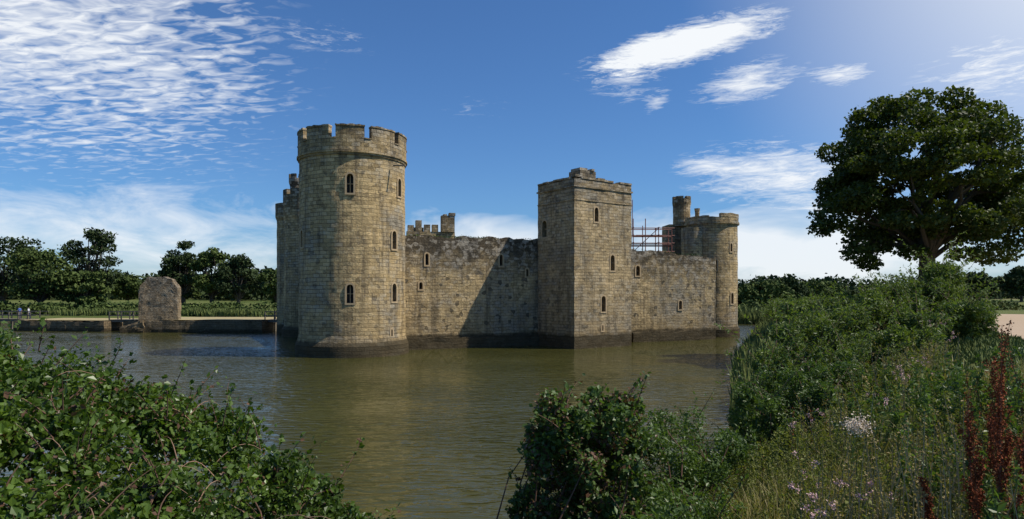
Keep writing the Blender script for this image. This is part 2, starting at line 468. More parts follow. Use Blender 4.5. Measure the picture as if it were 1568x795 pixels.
for nme,(a,bq) in (('wall_footing',((-9.3,0),(2.6,0))),('wall_footing_east',((12,0),(19.5,0)))):
    f=wall_mesh(nme,(a[0],wy(a[0])-.42),(bq[0],wy(bq[0])-.42),.5,-1.2,prof(.95,.08,5),M_wall,castle,amp=.08); uv_planar(f)

# --- square mid-wall tower
c0=Vector((5.4,56.5,0)); fd=Vector((1,.7,0)).normalized(); bd=Vector((-fd.y,fd.x,0)); SW=6.9; SD=5.2
sq=wall_mesh('square_tower',c0,c0+fd*SW,SD,-1.2,lambda s:14.1,M_sq,castle,step=.4,amp=.05,batter=.22)
nF=-bd; nL=-fd
def sf(s,z,w,h): return (c0+fd*s+Vector((0,0,z)),nF,w,h)
cut_windows(sq,[sf(2.55,11.2,.45,1.25),sf(4.5,6.9,.5,1.4),sf(3.4,3.2,.5,1.4),sf(3.3,1.5,.15,.5),
   (c0+bd*4.2+Vector((0,0,10.0)),nL,.7,1.5)],castle); uv_planar(sq)
mb=MB()
ang=math.atan2(fd.y,fd.x); cc=c0+fd*SW/2+bd*SD/2
mb.box((cc.x,cc.y,14.17),(SW+.2,SD+.2,.14),ang); mb.box((cc.x,cc.y,13.0),(SW+.1,SD+.1,.08),ang)
q=mb.obj('string_course',M_sq,castle); uv_planar(q,(fd.x,fd.y))
for nme,a,bq,th in (('parapet',c0,c0+fd*SW,.5),('parapet_rear',c0+bd*(SD-.5),c0+fd*SW+bd*(SD-.5),.5)):
    o=wall_mesh(nme,a,bq,th,14.25,prof(14.85,.05,12),M_sq,castle,amp=.03); uv_planar(o)
for nme,a in (('parapet_west',c0+bd*(SD-.502)+fd*.0),('parapet_east',c0+bd*(SD-.502)+fd*(SW-.5))):
    o=wall_mesh(nme,a,a-bd*(SD-1.004),.5,14.25,prof(14.8,.05,17),M_sq,castle,amp=.03); uv_planar(o,(fd.x,fd.y))
mb=MB()
def cope(p,q_,n_):
    for k in range(n_):
        u=(k+.5)/n_; c_=p.lerp(q_,u); L_=(q_-p).length/n_
        if random.random()<.12: continue
        a_=math.atan2((q_-p).y,(q_-p).x)
        mb.box((c_.x,c_.y,14.92+random.uniform(-.03,.04)),(L_*.97,.62,.16),a_+random.uniform(-.02,.02))
cope(c0+bd*.25,c0+fd*SW+bd*.25,9); cope(c0+bd*.6+fd*.25,c0+bd*SD+fd*.25,6)
q=mb.obj('coping',M_sq,castle); uv_planar(q,(fd.x,fd.y))
tp=c0+fd*3.0+bd*3.0
mb=MB(); mb.box((tp.x+.4,tp.y,15.45),(1.9,1.6,1.3),ang); mb.box((tp.x+.1,tp.y,16.25),(.9,1.3,.3),ang); mb.box((tp.x+1.15,tp.y-.2,16.2),(.35,.7,.2),ang); 
mb.box((tp.x+2.0,tp.y+.7,15.3),(.9,.8,.6),ang); mb.box((c0.x+.25,c0.y+.6,15.1),(.8,.6,.2),ang)
q=mb.obj('roof_turret',M_sq,castle); uv_planar(q,(fd.x,fd.y))

# --- far round tower (right)
F_=(22.9,75.0); RF=2.85
def rF(z): return RF+(.25 if z<1.0 else 0)
tF=cyl_mesh('round_tower_east',F_,rF,-1.2,12.6,M_far,castle,ns=72)
cdF=math.atan2(-F_[1],-F_[0])
def fw(phi,z,w,h): return tw(phi,z,w,h,F_,RF+.03,cdF)
cut_windows(tF,[fw(8,7.4,.4,1.2),fw(50,3.7,.4,1.2),fw(47,9.5,.3,.9)],castle); uv_cyl(tF,F_,RF)
par=MB(); 
arc_block(par,F_,RF-.5,RF+.2,12.6,12.85,0,2*math.pi,48,True); arc_block(par,F_,RF-.5,RF+.1,12.85,13.35,0,2*math.pi,48,True,jit=.05)
arc_block(par,F_,RF-.5,RF+.12,13.35,13.75,cdF+R(20),cdF+R(95),10,jit=.04); arc_block(par,F_,RF-.5,RF+.12,13.35,13.5,cdF-R(70),cdF-R(5),10,jit=.05)
q=par.obj('round_tower_east_parapet',M_far,castle); uv_cyl(q,F_,RF)
s2=(20.35,73.6); o=cyl_mesh('stair_turret',s2,lambda z:1.25,-1.2,12.2,M_far,castle,ns=40); uv_cyl(o,s2,1.25)
o=wall_mesh('tower_shoulder',(18.6,77.2),(21.6,77.6),2.4,0,lambda s:13.0,M_far,castle); uv_planar(o)
s3=(20.15,77.6); o=cyl_mesh('chimney_turret',s3,lambda z:1.0 if z<15.3 else 1.08,12.8,16.0,M_far,castle,ns=24); uv_cyl(o,s3,1)
par=MB()
for k in range(5): arc_block(par,s3,.65,1.08,16.0,16.3,k*1.256,k*1.256+.9,4)
q=par.obj('chimney_turret_crown',M_far,castle); uv_cyl(q,s3,1)
s4=(21.6,76.2); o=cyl_mesh('chimney',s4,lambda z:.24 if z<14.4 else .3,12.6,14.75,M_far,castle,ns=16); uv_cyl(o,s4,.3)

# --- far-left towers (gatehouse side)
G=(-23.0,75.0); RG=3.0
o=cyl_mesh('gate_tower',G,lambda z:RG+(.25 if z<1 else (.12 if z>13.2 else 0)),-1.2,15.9,M_far,castle,ns=64); uv_cyl(o,G,RG)
s5=(-24.7,75.2)
o=cyl_mesh('gate_tower_turret',s5,lambda z:.82 if z<17.4 else .95,15.0,18.0,M_far,castle,ns=24); uv_cyl(o,s5,.8)
par=MB()
for k in range(6): arc_block(par,s5,.55,.95,18.0,18.5,k*1.047,k*1.047+.7,4)
for k in range(9): arc_block(par,G,RG-.4,RG+.12,15.9,16.5,k*.698,k*.698+.5,4)
q=par.obj('gate_tower_crown',M_far,castle); uv_cyl(q,G,RG)
g2=(-26.3,79.5); o=cyl_mesh('gate_tower_rear',g2,lambda z:2.2 if z<14 else 2.35,-1.2,15.6,M_far,castle,ns=40); uv_cyl(o,g2,2.2)
for nme,a,bq,hh in (('curtain_wall_west',(-22.5,72.5),(-14.2,56.0),9.5),('curtain_wall_north',(10.0,100),(-24.5,80),8.8),('curtain_wall_south',(22.5,77),(10.8,100),8.8)):
    o=wall_mesh(nme,a,bq,1.8,-1.2,prof(hh,.15,21),M_wall,castle,step=.8,amp=.1); uv_planar(o)
mesh_obj('courtyard_ground',[(-13.5,57,.9),(21,70,.9),(10,99,.9),(-24,80,.9)],[(0,1,2,3)],mg,castle)
mb=MB(); ga=.2
def gb(x,w,z0,z1,dy=0): mb.box((x,93+dy+(x+12)*.1,(z0+z1)/2),(w,1.2,z1-z0),ga)
gb(-11.6,6.8,1,13.6)
for k,(x,z) in enumerate(((-14.4,14.5),(-13.3,15.2),(-12.1,14.6),(-11.0,14.6))): gb(x,.85,13.6,z,-.01)
gb(-13.4,1.5,13.6,14.2,.2); gb(-9.2,1.9,13.6,15.9,-.02); gb(-8.6,.9,15.9,16.3,-.02); gb(-9.6,.5,15.9,16.1,-.02)
q=mb.obj('gatehouse_battlements',M_far,castle); uv_planar(q)
def quadleaf(centers,size,nrm_bias=None,ratio=.6,rs=None):
    n=len(centers); a=rng.normal(size=(n,3)); a/=np.linalg.norm(a,axis=1)[:,None]
    if nrm_bias is not None: a=a+nrm_bias; a/=np.linalg.norm(a,axis=1)[:,None]
    b=rng.normal(size=(n,3)); b-=a*(a*b).sum(1)[:,None]; b/=np.linalg.norm(b,axis=1)[:,None]
    c=np.cross(a,b); s=np.asarray(size).reshape(-1,1)*np.ones((n,1))
    v=np.stack([centers-b*s*.5, centers+c*s*ratio*.5+a*s*.08, centers+b*s*.5, centers-c*s*ratio*.5+a*s*.08],1).reshape(-1,3)
    return v
def leaf_obj(name,centers,size,mat,parent,clump=None,bias=None,ratio=.6):
    v=quadleaf(centers,size,bias,ratio); n=len(centers)
    q=np.arange(4*n).reshape(n,4)
    r=rng.random(n)
    if clump is not None: r=.5*r+.5*clump
    return np_mesh(name,v,q,mat,parent,rnd=r)
def blob_pts(blobs,n,shell=.5,thin=0.0,fscale=1.0):
    B=np.array(blobs,float); vol=(B[:,3]*B[:,4]*B[:,5])**(2/3); pr=vol/vol.sum()
    k=rng.choice(len(B),size=n,p=pr)
    d=rng.normal(size=(n,3)); d/=np.linalg.norm(d,axis=1)[:,None]
    r=shell+(1-shell)*rng.random(n)**.6; r*=1+.12*rng.normal(size=n)
    p=B[k,:3]+d*r[:,None]*B[k,3:6]
    cr=rng.random(len(B))[k]
    return p,cr
tl=[]
for i in range(60):
    x=random.uniform(-9,19.3)
    if 2.5<x<12: x=random.uniform(-9,2.3)
    n=random.randint(6,30); zt=9.75 if x<4 else 9.35-.06*(x-9.5)*1.08
    tl.append(np.array((x,wy(x)+random.uniform(.2,.6),zt+.08))+rng.normal(size=(n,3))*np.array((.22,.15,.07)))
leaf_obj('wall_head_plants',np.concatenate(tl),.13,M_tree,castle)

# --- scaffolding behind the wall
sc=MB()
for x in (12.9,14.2,15.6,17.0):
    for y in (69.5,71.0):
        sc.tube([(x,y,.9),(x,y,random.choice((12.2,12.8,14.6)) if x<15 else 11.8)],.05,5)
for z in (9.3,10.2,11.0,11.8):
    for y in (69.5,71.0): sc.tube([(12.4,y,z),(17.3,y,z)],.05,5)
    for x in (12.9,15.6): sc.tube([(x,69.2,z+.06),(x,71.3,z+.06)],.05,5)
sc.tube([(12.9,69.45,9.3),(15.6,69.45,11.8)],.04,5)
sc.box((14.8,70.2,9.95),(4.8,1.4,.06)); sc.box((14.8,70.2,11.05),(3.2,1.4,.06)); sc.tube([(12.95,70.2,11),(12.95,70.2,14.9)],.04,5)
sc.obj('scaffolding',M_metal)

# ------------------------------------------------------------------ barbican ruin, causeway, bridges
ruin=empty('barbican_ruin')
def rtop(s):
    u=s/4.4; e=1-abs(2*u-1)**3.5
    return 5.7+1.2*e+.2*noise.noise(Vector((s*2.3,4,0)))+.08*math.sin(s*7.1)-.5*max(0,1-u*6)
o=wall_mesh('ruin_wall',(-46.1,80.6),(-41.7,81.4),1.4,-.8,rtop,M_ruin,ruin,step=.22,amp=.08,end_in=lambda z:1.0+.05*max(0,2.5-z)/3); uv_planar(o)
o=wall_mesh('ruin_footing',(-48.2,80.3),(-45.4,80.5),2.4,-.8,lambda s:.7+.35*s,M_ruin,ruin,step=.3,amp=.2); uv_planar(o)
cw=empty('stone_causeway')
def flat(z,s=3): return prof(z,.07,s)
o=wall_mesh('octagon_island_revetment',(-48.3,81.0),(-30.8,80.4),11,-1.2,flat(1.45),M_bankst,cw,step=.5,amp=.12); uv_planar(o)
o=wall_mesh('abutment_revetment',(-64.5,84.5),(-51.6,82.5),8,-1.2,flat(1.3,8),M_bankst,cw,step=.5,amp=.12); uv_planar(o)
mt=simple('dry_turf',(.33,.27,.13),.95,.35,1.5)
mesh_obj('turf_top',[(-48.1,81.2,1.56),(-30.9,80.6,1.56),(-30.6,91,1.56),(-47.8,91.6,1.56)],[(0,1,2,3)],mt,cw)
mesh_obj('turf_top_abutment',[(-64.2,84.7,1.42),(-51.8,82.8,1.42),(-50.6,90,1.42),(-63,92,1.42)],[(0,1,2,3)],mt,cw)
def footbridge(name,a,bq,z,w=1.8):
    e=empty(name); a=Vector(a+(z,)); bq=Vector(bq+(z,)); d=(bq-a); L=d.length; d/=L; n=Vector((-d.y,d.x,0)); an=math.atan2(d.y,d.x)
    mb=MB(); c=(a+bq)/2
    np_=int(L/.25)
    for i in range(np_):
        p=a+d*((i+.5)*L/np_); mb.box((p.x,p.y,z-.03),(.22,w,.06),an)
    for s in (-1,1):
        o=n*s*(w/2-.15); mb.box((c.x+o.x,c.y+o.y,z-.19),(L,.15,.25),an)
        o=n*s*(w/2-.05)
        for k in range(int(L/1.6)+1):
            p=a+d*min(k*1.6,L)+o
            mb.box((p.x,p.y,z+.5),(.12,.12,1.1),an); 
            if k%2==0: mb.box((p.x,p.y,z-1.3),(.2,.2,2.0),an)
        for hz in (.5,1.0): mb.box((c.x+o.x*1.06,c.y+o.y*1.06,z+hz),(L,.06,.11),an)
    mb.obj('deck_and_rails',M_wood,e); return e
footbridge('wooden_footbridge',(-51.6,84.6),(-48.2,84.4),1.5)
footbridge('wooden_footbridge',(-30.8,83.2),(-25.2,80.5),1.55)
footbridge('wooden_footbridge',(-84,92),(-62.4,86.8),1.45)

# ------------------------------------------------------------------ people
def person(loc,head,shirt,trous,hair,stride=.18,h=1.68):
    e=empty('person'); s=h/1.75
    J={'pel':(0,0,.95,.13,.10),'wai':(0,0,1.1,.12,.09),'che':(0,.01,1.3,.155,.1),'nek0':(0,0,1.47,.07,.06),'nek':(0,.01,1.53,.05,.05),'hd':(0,.02,1.62,.075,.09),'top':(0,.02,1.7,.06,.07)}
    for sd,sg in (('l',1),('r',-1)):
        st=stride*sg
        J.update({'hip'+sd:(.09*sg,0,.88,.09,.09),'kne'+sd:(.10*sg,st*.6+.04,.48,.06,.06),'ank'+sd:(.10*sg,st,.09,.042,.045),'toe'+sd:(.11*sg,st+.17,.04,.04,.03),
         'sho'+sd:(.18*sg,0,1.42,.06,.06),'elb'+sd:(.24*sg,-st*.4,1.13,.042,.042),'wri'+sd:(.25*sg,-st*.7+.08,.89,.027,.03),'pal'+sd:(.25*sg,-st*.7+.11,.81,.034,.02)})
    E=[('pel','wai'),('wai','che'),('che','nek0'),('nek0','nek'),('nek','hd'),('hd','top')]
    for sd,sg in (('l',1),('r',-1)):
        E+=[('pel','hip'+sd),('hip'+sd,'kne'+sd),('kne'+sd,'ank'+sd),('ank'+sd,'toe'+sd),('che','sho'+sd),('sho'+sd,'elb'+sd),('elb'+sd,'wri'+sd),('wri'+sd,'pal'+sd)]
    ks=list(J); me=bpy.data.meshes.new('body'); me.from_pydata([tuple(c*s for c in J[k][:3]) for k in ks],[(ks.index(a),ks.index(b_)) for a,b_ in E],[])
    o=bpy.data.objects.new('body',me); link(o)
    o.modifiers.new('s','SKIN'); su=o.modifiers.new('u','SUBSURF'); su.levels=2; su.render_levels=2
    for i,k in enumerate(ks):
        sv=me.skin_vertices[0].data[i]; sv.radius=(J[k][3]*s,J[k][4]*s); sv.use_root=(k=='pel')
    dg=bpy.context.evaluated_depsgraph_get(); dg.update()
    m2=bpy.data.meshes.new_from_object(o.evaluated_get(dg)); bpy.data.objects.remove(o,do_unlink=True)
    m2.materials.clear()
    for m in (shirt,trous,M_skin,hair,M_shoe): m2.materials.append(m)
    for p in m2.polygons:
        z=p.center.z/s; x=abs(p.center.x)/s; p.use_smooth=True
        p.material_index = 4 if z<.1 else 1 if z<.95 and x<.2 else 2 if (x>.19 and z<1.18) else 0 if z<1.5 else (3 if (z>1.66 or p.center.y<-.01) else 2)
    b=bpy.data.objects.new('body',m2); link(b,e)
    mb=MB()
    for sg in (1,-1):
        for k in range(4):
            x=.25*sg; y=-stride*sg*.7+.085+.018*k
            mb.tube([(x*s,y*s,.80*s),((x-.008*sg)*s,(y+.004)*s,(.755)*s),((x-.02*sg)*s,(y+.004)*s,(.725+.006*abs(k-1.5))*s)],[.009,.008,.006],5)
        mb.tube([(.24*sg*s,(-stride*sg*.7+.14)*s,.84*s),(.235*sg*s,(-stride*sg*.7+.165)*s,.79*s)],[.011,.008],5)
    mb.tube([(0,.105*s,1.63*s),(0,.125*s,1.6*s)],[.008,.014],5)
    mb.obj('fingers_and_nose',M_skin,e)
    e.location=loc; e.rotation_euler=(0,0,head)
    return e
M_skin=simple('skin',(.45,.27,.19),.6,.1); M_shoe=simple('shoe',(.03,.03,.03),.6,.1)
M_hair=simple('hair',(.05,.03,.02),.7,.2)
person((-66.1,87.7,1.45),R(80),simple('blue_shirt',(.08,.14,.4),.9,.1),simple('grey_trousers',(.1,.1,.12),.9,.1),M_hair)
person((-64.6,87.3,1.45),R(100),simple('pale_shirt',(.6,.6,.65),.9,.1),simple('navy_trousers',(.04,.05,.1),.9,.1),M_hair,-.15,1.6)

# ------------------------------------------------------------------ trees
def limb(mb,p0,p1,r0,r1,bend=.15,n=5,seed=0):
    rr=random.Random(seed); p0=Vector(p0); p1=Vector(p1); L=(p1-p0).length
    pts=[];rd=[]; o=Vector((rr.uniform(-1,1),rr.uniform(-1,1),rr.uniform(0,.8)))*bend*L
    for i in range(n+1):
        t=i/n; w=Vector((rr.uniform(-1,1),rr.uniform(-1,1),rr.uniform(-1,1)))*.03*L*(0<i<n)
        pts.append(p0.lerp(p1,t)+o*math.sin(t*math.pi)+w); rd.append(r0+(r1-r0)*t)
    mb.tube(pts,rd,7); return pts
def make_tree(name,base,height,width,nclump,nleaf,lsize,mat,trunk_h=.25,seed=1,depth=None,rmin=.1,rmax=.18,sup=2.4,trunk_r=None,extra=None,shell=.35):
    rr=random.Random(seed); e=empty(name); bx,by,bz=base; depth=depth or width*.9
    zc=bz+height*(trunk_h+(1-trunk_h)/2); hz=height*(1-trunk_h)/2
    blobs=[]
    while len(blobs)<nclump:
        d=Vector((rr.gauss(0,1),rr.gauss(0,1),rr.gauss(0,1))).normalized()
        k=(abs(d.x)**sup+abs(d.y)**sup+abs(d.z)**sup)**(-1/sup)
        q=rr.uniform(.45,.97)**.7*k
        r=rr.uniform(rmin,rmax)*width
        x=d.x*q*(width/2-r*.6); y=d.y*q*(depth/2-r*.6); z=d.z*q*(hz-r*.5)
        if d.z<0: z*=.9
        wob=1+.24*noise.noise(Vector((d.x*2+seed,d.y*2,d.z*2)))
        blobs.append((bx+x*wob,by+y*wob,zc+z*wob,r*rr.uniform(.9,1.3),r*rr.uniform(.9,1.3),r*rr.uniform(.5,.75)))
    if extra: blobs+=extra
    p,cr=blob_pts(blobs,nleaf,shell)
    leaf_obj('foliage',p,lsize*(.6+.8*rng.random(len(p))),mat,e,cr,bias=np.array((0,0,.5)),ratio=.75)
    mb=MB(); tr=trunk_r or height*.035; fork=Vector((bx,by,bz+height*(trunk_h+.08)))
    mb.tube([(bx,by,bz-.4),(bx,by,bz+.3),(bx+.05*tr,by,bz+height*trunk_h*.6),fork],[tr*1.6,tr*1.15,tr,tr*.85],10)
    for i in range(0,len(blobs),max(1,len(blobs)//26)):
        q=blobs[i]; pts=limb(mb,fork-Vector((0,0,rr.uniform(0,.12)*height*.5)),q[:3],tr*rr.uniform(.3,.55),tr*.06,.12,6,seed+i)
        for kk in (3,4,5):
            t=Vector((rr.uniform(-1,1),rr.uniform(-1,1),rr.uniform(-.3,1)))*width*.12
            limb(mb,pts[kk],pts[kk]+t,tr*.12,tr*.03,.1,3,i+kk)
    mb.obj('trunk_and_limbs',M_bark,e)
    return e
ex=[(22.0,45,10.1,1.3,1.3,1.0),(21.2,44.5,9.3,.9,1,.6),(23.4,44,7.6,1.2,1.2,.7),(24.6,45,6.9,.9,1,.5),(33.2,45,7.6,1.7,1.5,.8),(35.3,45,9.0,1.6,1.5,1.2),(36,45,11,1.6,1.5,1.4),
    (24.2,45,16.6,1.1,1.1,.9),(25.6,45,17.6,1.1,1.1,.8),(28,45,18.1,1.2,1.2,.8),(30.5,45,18.2,1.2,1.2,.8),(32.8,45,17.1,1.2,1.2,.9),(33.9,45,15.2,1.2,1.2,1),(27,44,7.6,1.1,1,.5),(30.6,44,7.5,1.1,1,.5)]
make_tree('oak_tree',(28.6,45,3.2),15.2,14.6,150,78000,.25,M_oak,.22,seed=5,depth=13,rmin=.045,rmax=.092,sup=2.6,trunk_r=.55,extra=ex,shell=.5)
T=lambda x,y,h,w,m,s,n='deciduous_tree',lf=5200: make_tree(n,(x,y,float(H(x,y)[0])-.2),h,w,34,lf,.6,m,.12,seed=s,rmin=.11,rmax=.19)
T(-103,132,17.5,15,M_treeD,11); T(-91,126,13.5,13,M_tree,12); T(-94,146,19.3,12.5,M_treeD,13); T(-84,128,9,9,M_tree,14); T(-97,165,8,9,M_tree,15)
T(-76.5,152,15.8,9.5,M_treeD,16); T(-69,150,14.0,9.5,M_tree,17); T(-62,148,13.0,10,M_treeD,18); T(-54,150,10,8,M_tree,19); T(-80,158,10,10,M_tree,20,lf=4000)
T(50,128,6.6,12,M_tree,21); T(58,140,7.3,10,M_treeD,22); T(44,135,5.5,10,M_tree,23); T(106,148,7.3,8,M_treeD,24); T(117,150,8.6,9,M_treeD,25); T(70,150,6.5,10,M_tree,26)
def foliage_mass(name,blobs,n,size,mat,ratio=.75,bias=.4,shell=.4):
    p,cr=blob_pts(blobs,n,shell)
    return leaf_obj(name,p,size*(.6+.8*rng.random(len(p))),mat,None,cr,bias=np.array((0,0,bias)),ratio=ratio)
bl=[]
for i in range(420):
    az=random.uniform(-.85,.9); D=random.uniform(190,270); x=az*D
    if abs(az)<.33 and random.random()<.6: continue
    hh=random.uniform(4,8.2)*(1.25 if az<-.2 else .92); w=random.uniform(4,8)
    bl.append((x,D,2.8+hh*.5,w,w,hh*.55))
foliage_mass('distant_trees',bl,50000,1.5,M_treeD)
bl=[]
for i in range(170):
    x=random.uniform(-120,-22); y=random.uniform(119,128); bl.append((x,y,1.5+random.uniform(0,.8),2.6,2,random.uniform(.7,1.5)))
for i in range(60):
    x=random.uniform(34,90); y=random.uniform(112,124); bl.append((x,y,1.6+random.uniform(0,1.2),2.6,2,random.uniform(.8,1.8)))
foliage_mass('hedgerow',bl,24000,.55,M_tree)

# ------------------------------------------------------------------ ground plants
def blades(name,xy,h,w,mat,parent=None,lean=.35,z=None):
    n=len(xy); z0=H(xy[:,0],xy[:,1]) if z is None else z
    base=np.column_stack([xy,z0-.03]); a=rng.random(n)*2*np.pi
    side=np.column_stack([np.cos(a),np.sin(a),np.zeros(n)]); a2=rng.random(n)*2*np.pi
    ld=np.column_stack([np.cos(a2),np.sin(a2),np.zeros(n)])*(lean*rng.random(n)*h)[:,None]
    up=np.column_stack([np.zeros(n),np.zeros(n),h]); W=side*w[:,None]/2
    m=base+up*.55+ld*.3; tpt=base+up+ld
    v=np.stack([base-W,base+W,m+W*.8,m-W*.8,tpt+W*.15,tpt-W*.15],1).reshape(-1,3)
    k=np.arange(n)*6; q=np.concatenate([np.stack([k,k+1,k+2,k+3],1),np.stack([k+3,k+2,k+4,k+5],1)])
    r=rng.random(n); return np_mesh(name,v,q,mat,parent,rnd=np.concatenate([r,r]))
def scatter(n,x0,x1,y0,y1,dmin=.2,dmax=99,cond=None):
    out=[]
    while len(out)<n:
        x=rng.uniform(x0,x1,n*2); y=rng.uniform(y0,y1,n*2); d=moat_sd(x,y); k=(d>dmin)&(d<dmax)
        if cond is not None: k&=cond(x,y)
        out+=list(zip(x[k],y[k]))
    return np.array(out[:n])
def offpath(x,y):
    px=np.interp(y,[p[1] for p in pl],[p[0] for p in pl]); return (x<px-.3)
inview=lambda x,y:(x<.85*y+1.5)&offpath(x,y)
ig=lambda x,y:inview(x,y)&(x>.13*y)
verge=lambda x,y:(x>np.interp(y,[p[1] for p in pl],[p[0] for p in pl])-4.0)&(y>10)
nov=lambda x,y:inview(x,y)&~verge(x,y)
g=scatter(26000,.6,14,3.2,14,.3,20,ig); blades('bank_grass',g,.12+.42*rng.random(len(g)),.006+.006*rng.random(len(g)),M_grass,lean=.8)
g=scatter(32000,4,34,12,45,.3,20,nov); blades('bank_grass',g,.25+.5*rng.random(len(g)),.025+.02*rng.random(len(g)),M_grass,lean=.6)
g=scatter(24000,6,34,10,45,.3,30,lambda x,y:offpath(x,y)&verge(x,y)); blades('verge_grass',g,.08+.16*rng.random(len(g)),.03+.03*rng.random(len(g)),M_reed,lean=.6)
g=scatter(26000,12,60,40,106,.1,26,offpath); blades('bank_grass',g,.3+.5*rng.random(len(g)),.08+.08*rng.random(len(g)),M_reed,lean=.5)
g=scatter(9000,8,45,24,106,-.25,2.2,lambda x,y:x>.2*y); blades('shore_reeds',g,.6+.9*rng.random(len(g)),.07+.07*rng.random(len(g)),M_reed,lean=.3)
g=scatter(14000,-110,-20,114,122,.0,6); blades('reed_bed',g,.6+.7*rng.random(len(g)),.15+.1*rng.random(len(g)),M_reed)
g=scatter(5000,26,60,90,125,.0,8); blades('reed_bed',g,.8+1.0*rng.random(len(g)),.15+.1*rng.random(len(g)),M_reed)

def weeds(name,xy,hh,nl,ls,mat,stemmat=M_twig,spread=.14,ratio=.4,pw=.9,patchy=True):
    e=empty(name); P=[];mb=MB();tops=[]
    z=H(xy[:,0],xy[:,1]); CR=[]
    for i,(x,y) in enumerate(xy):
        pn=noise.noise(Vector((x*.55,y*.55,hh*9))) if patchy else 0
        h=hh*random.uniform(.6,1.25)*(1+.75*pn); lx,ly=random.gauss(0,.13)*h,random.gauss(0,.13)*h
        mb.tube([(x,y,z[i]-.05),(x+lx*.3,y+ly*.3,z[i]+h*.5),(x+lx,y+ly,z[i]+h)],[.007,.005,.002],3)
        t=rng.random(nl)**pw; sp=spread*(1.1-t)*h**.5+.02
        an=rng.random(nl)*6.283
        r=sp*rng.random(nl)**.5
        P.append(np.column_stack([x+lx*t**1.5+np.cos(an)*r,y+ly*t**1.5+np.sin(an)*r,z[i]+h*t]))
        tops.append((x+lx,y+ly,z[i]+h))
    P=np.concatenate(P); cr=np.repeat(rng.random(len(xy)),nl)
    leaf_obj('leaves',P,ls*(.5+1.0*rng.random(len(P))),mat,e,cr,bias=np.array((0,0,.3)),ratio=ratio)
    mb.obj('stems',stemmat,e)
    return e,tops
M_stem=simple('green_stem',(.14,.16,.05),.8,.3,10)
M_straw=simple('straw_stem',(.36,.28,.15),.8,.3,10)
slope=lambda x,y:nov(x,y)&(x>.22*y+.1)
def patch_c(sd,th,base=slope):
    def f(x,y):
        k=base(x,y); v=np.array([noise.noise(Vector((a*.5,b_*.5,sd)))>th if kk else False for a,b_,kk in zip(x,y,k)]); return k&v
    return f
weeds('weed_patch',scatter(1150,1.0,13,3.8,12,.8,20,slope),.55,55,.05,M_weed,M_stem)
weeds('weed_patch',scatter(1200,3.5,24,11,30,.8,16,slope),.8,48,.10,M_weed,M_stem,spread=.25)
weeds('nettle_patch',scatter(420,1.6,13,4.2,16,.6,20,patch_c(5.5,.08)),.85,75,.075,M_hazel,M_stem)
weeds('dry_stalk_patch',scatter(620,1.6,13,4.2,16,.6,20,patch_c(12.5,.0)),.95,34,.026,M_dryw,M_straw,spread=.07,ratio=.5,pw=.45)
weeds('dry_stalk_patch',scatter(420,6,24,14,30,.6,20,patch_c(17.5,.0)),1.0,34,.06,M_dryw,M_straw,spread=.12,ratio=.5,pw=.45)
weeds('sorrel_patch',scatter(110,2.8,13,4.4,13,.6,20,patch_c(22.5,.05)),.85,60,.018,M_rust,M_twig,spread=.04,ratio=.8,pw=.5)
def heads(tops,r,n):
    P=[]
    for tpt in tops:
        for k in range(random.randint(2,6)):
            c=np.array(tpt)+rng.normal(size=3)*np.array((.09,.09,.07))
            P.append(c+rng.normal(size=(n,3))*r*.5)
    return np.concatenate(P)
th=[(2.35,5.4),(2.5,5.6),(2.75,5.9),(2.3,5.1),(2.6,5.3),(3.1,7.0),(3.4,7.3),(2.2,4.8),(3.0,5.4),(5.5,9.5),(5.8,9.8),(4.9,10.5),(4.4,8.2),(8.6,14.0),(8.9,14.4),(9.4,14.2),(7.4,12),(7.9,12.3),(11.5,18),(11.9,18.4),(12.6,19),(13.2,20),(12.9,21)]
e,tops=weeds('thistle_plant',np.array(th),1.05,70,.055,M_weed,M_stem,patchy=False)
P=heads(tops,.03,22); leaf_obj('flower_heads',P,.024*np.ones(len(P)),M_pink,e,ratio=.5)
e,tops=weeds('hogweed_plant',np.array([(3.15,6.0)]),1.25,40,.08,M_weed,M_stem,patchy=False)
u=rng.normal(size=(900,3))*np.array((.05,.05,.035))+np.array(tops[0]); leaf_obj('umbel',u,.016*np.ones(900),M_white,e,ratio=.8)
e=empty('dock_plant'); mb=MB(); P=[]
for i,(x,y,h) in enumerate([(3.72,5.0,1.85),(3.62,5.1,1.35),(3.85,5.15,1.5),(3.5,4.85,1.0),(4.1,5.4,1.3),(3.35,5.2,.75),(3.95,4.95,1.0),(4.4,6.0,1.0),(3.58,4.7,1.15)]):
    z=float(H(x,y)[0]); lx=random.gauss(0,.06)
    mb.tube([(x,y,z-.05),(x+lx*.5,y,z+h*.5),(x+lx,y,z+h)],[.009,.007,.002],4)
    br=[((x+lx*.6,y,z+h*.55),(x+lx,y,z+h))]
    for k in range(11):
        t=random.uniform(.3,.85); a=random.uniform(0,6.28); L=h*random.uniform(.10,.22); p0=Vector((x+lx*t,y,z+h*t)); p1=p0+Vector((math.cos(a)*L*.3,math.sin(a)*L*.3,L))
        mb.tube([p0,p1],[.004,.0015],3); br.append((p0,p1))
    for p0,p1 in br:
        n=150; t=rng.random(n)[:,None]; P.append(np.array(p0)*(1-t)+np.array(p1)*t+rng.normal(size=(n,3))*.012)
P=np.concatenate(P); leaf_obj('seed_spires',P,.014*(.6+rng.random(len(P))),M_rust,e,ratio=.8); mb.obj('stems',M_twig,e)

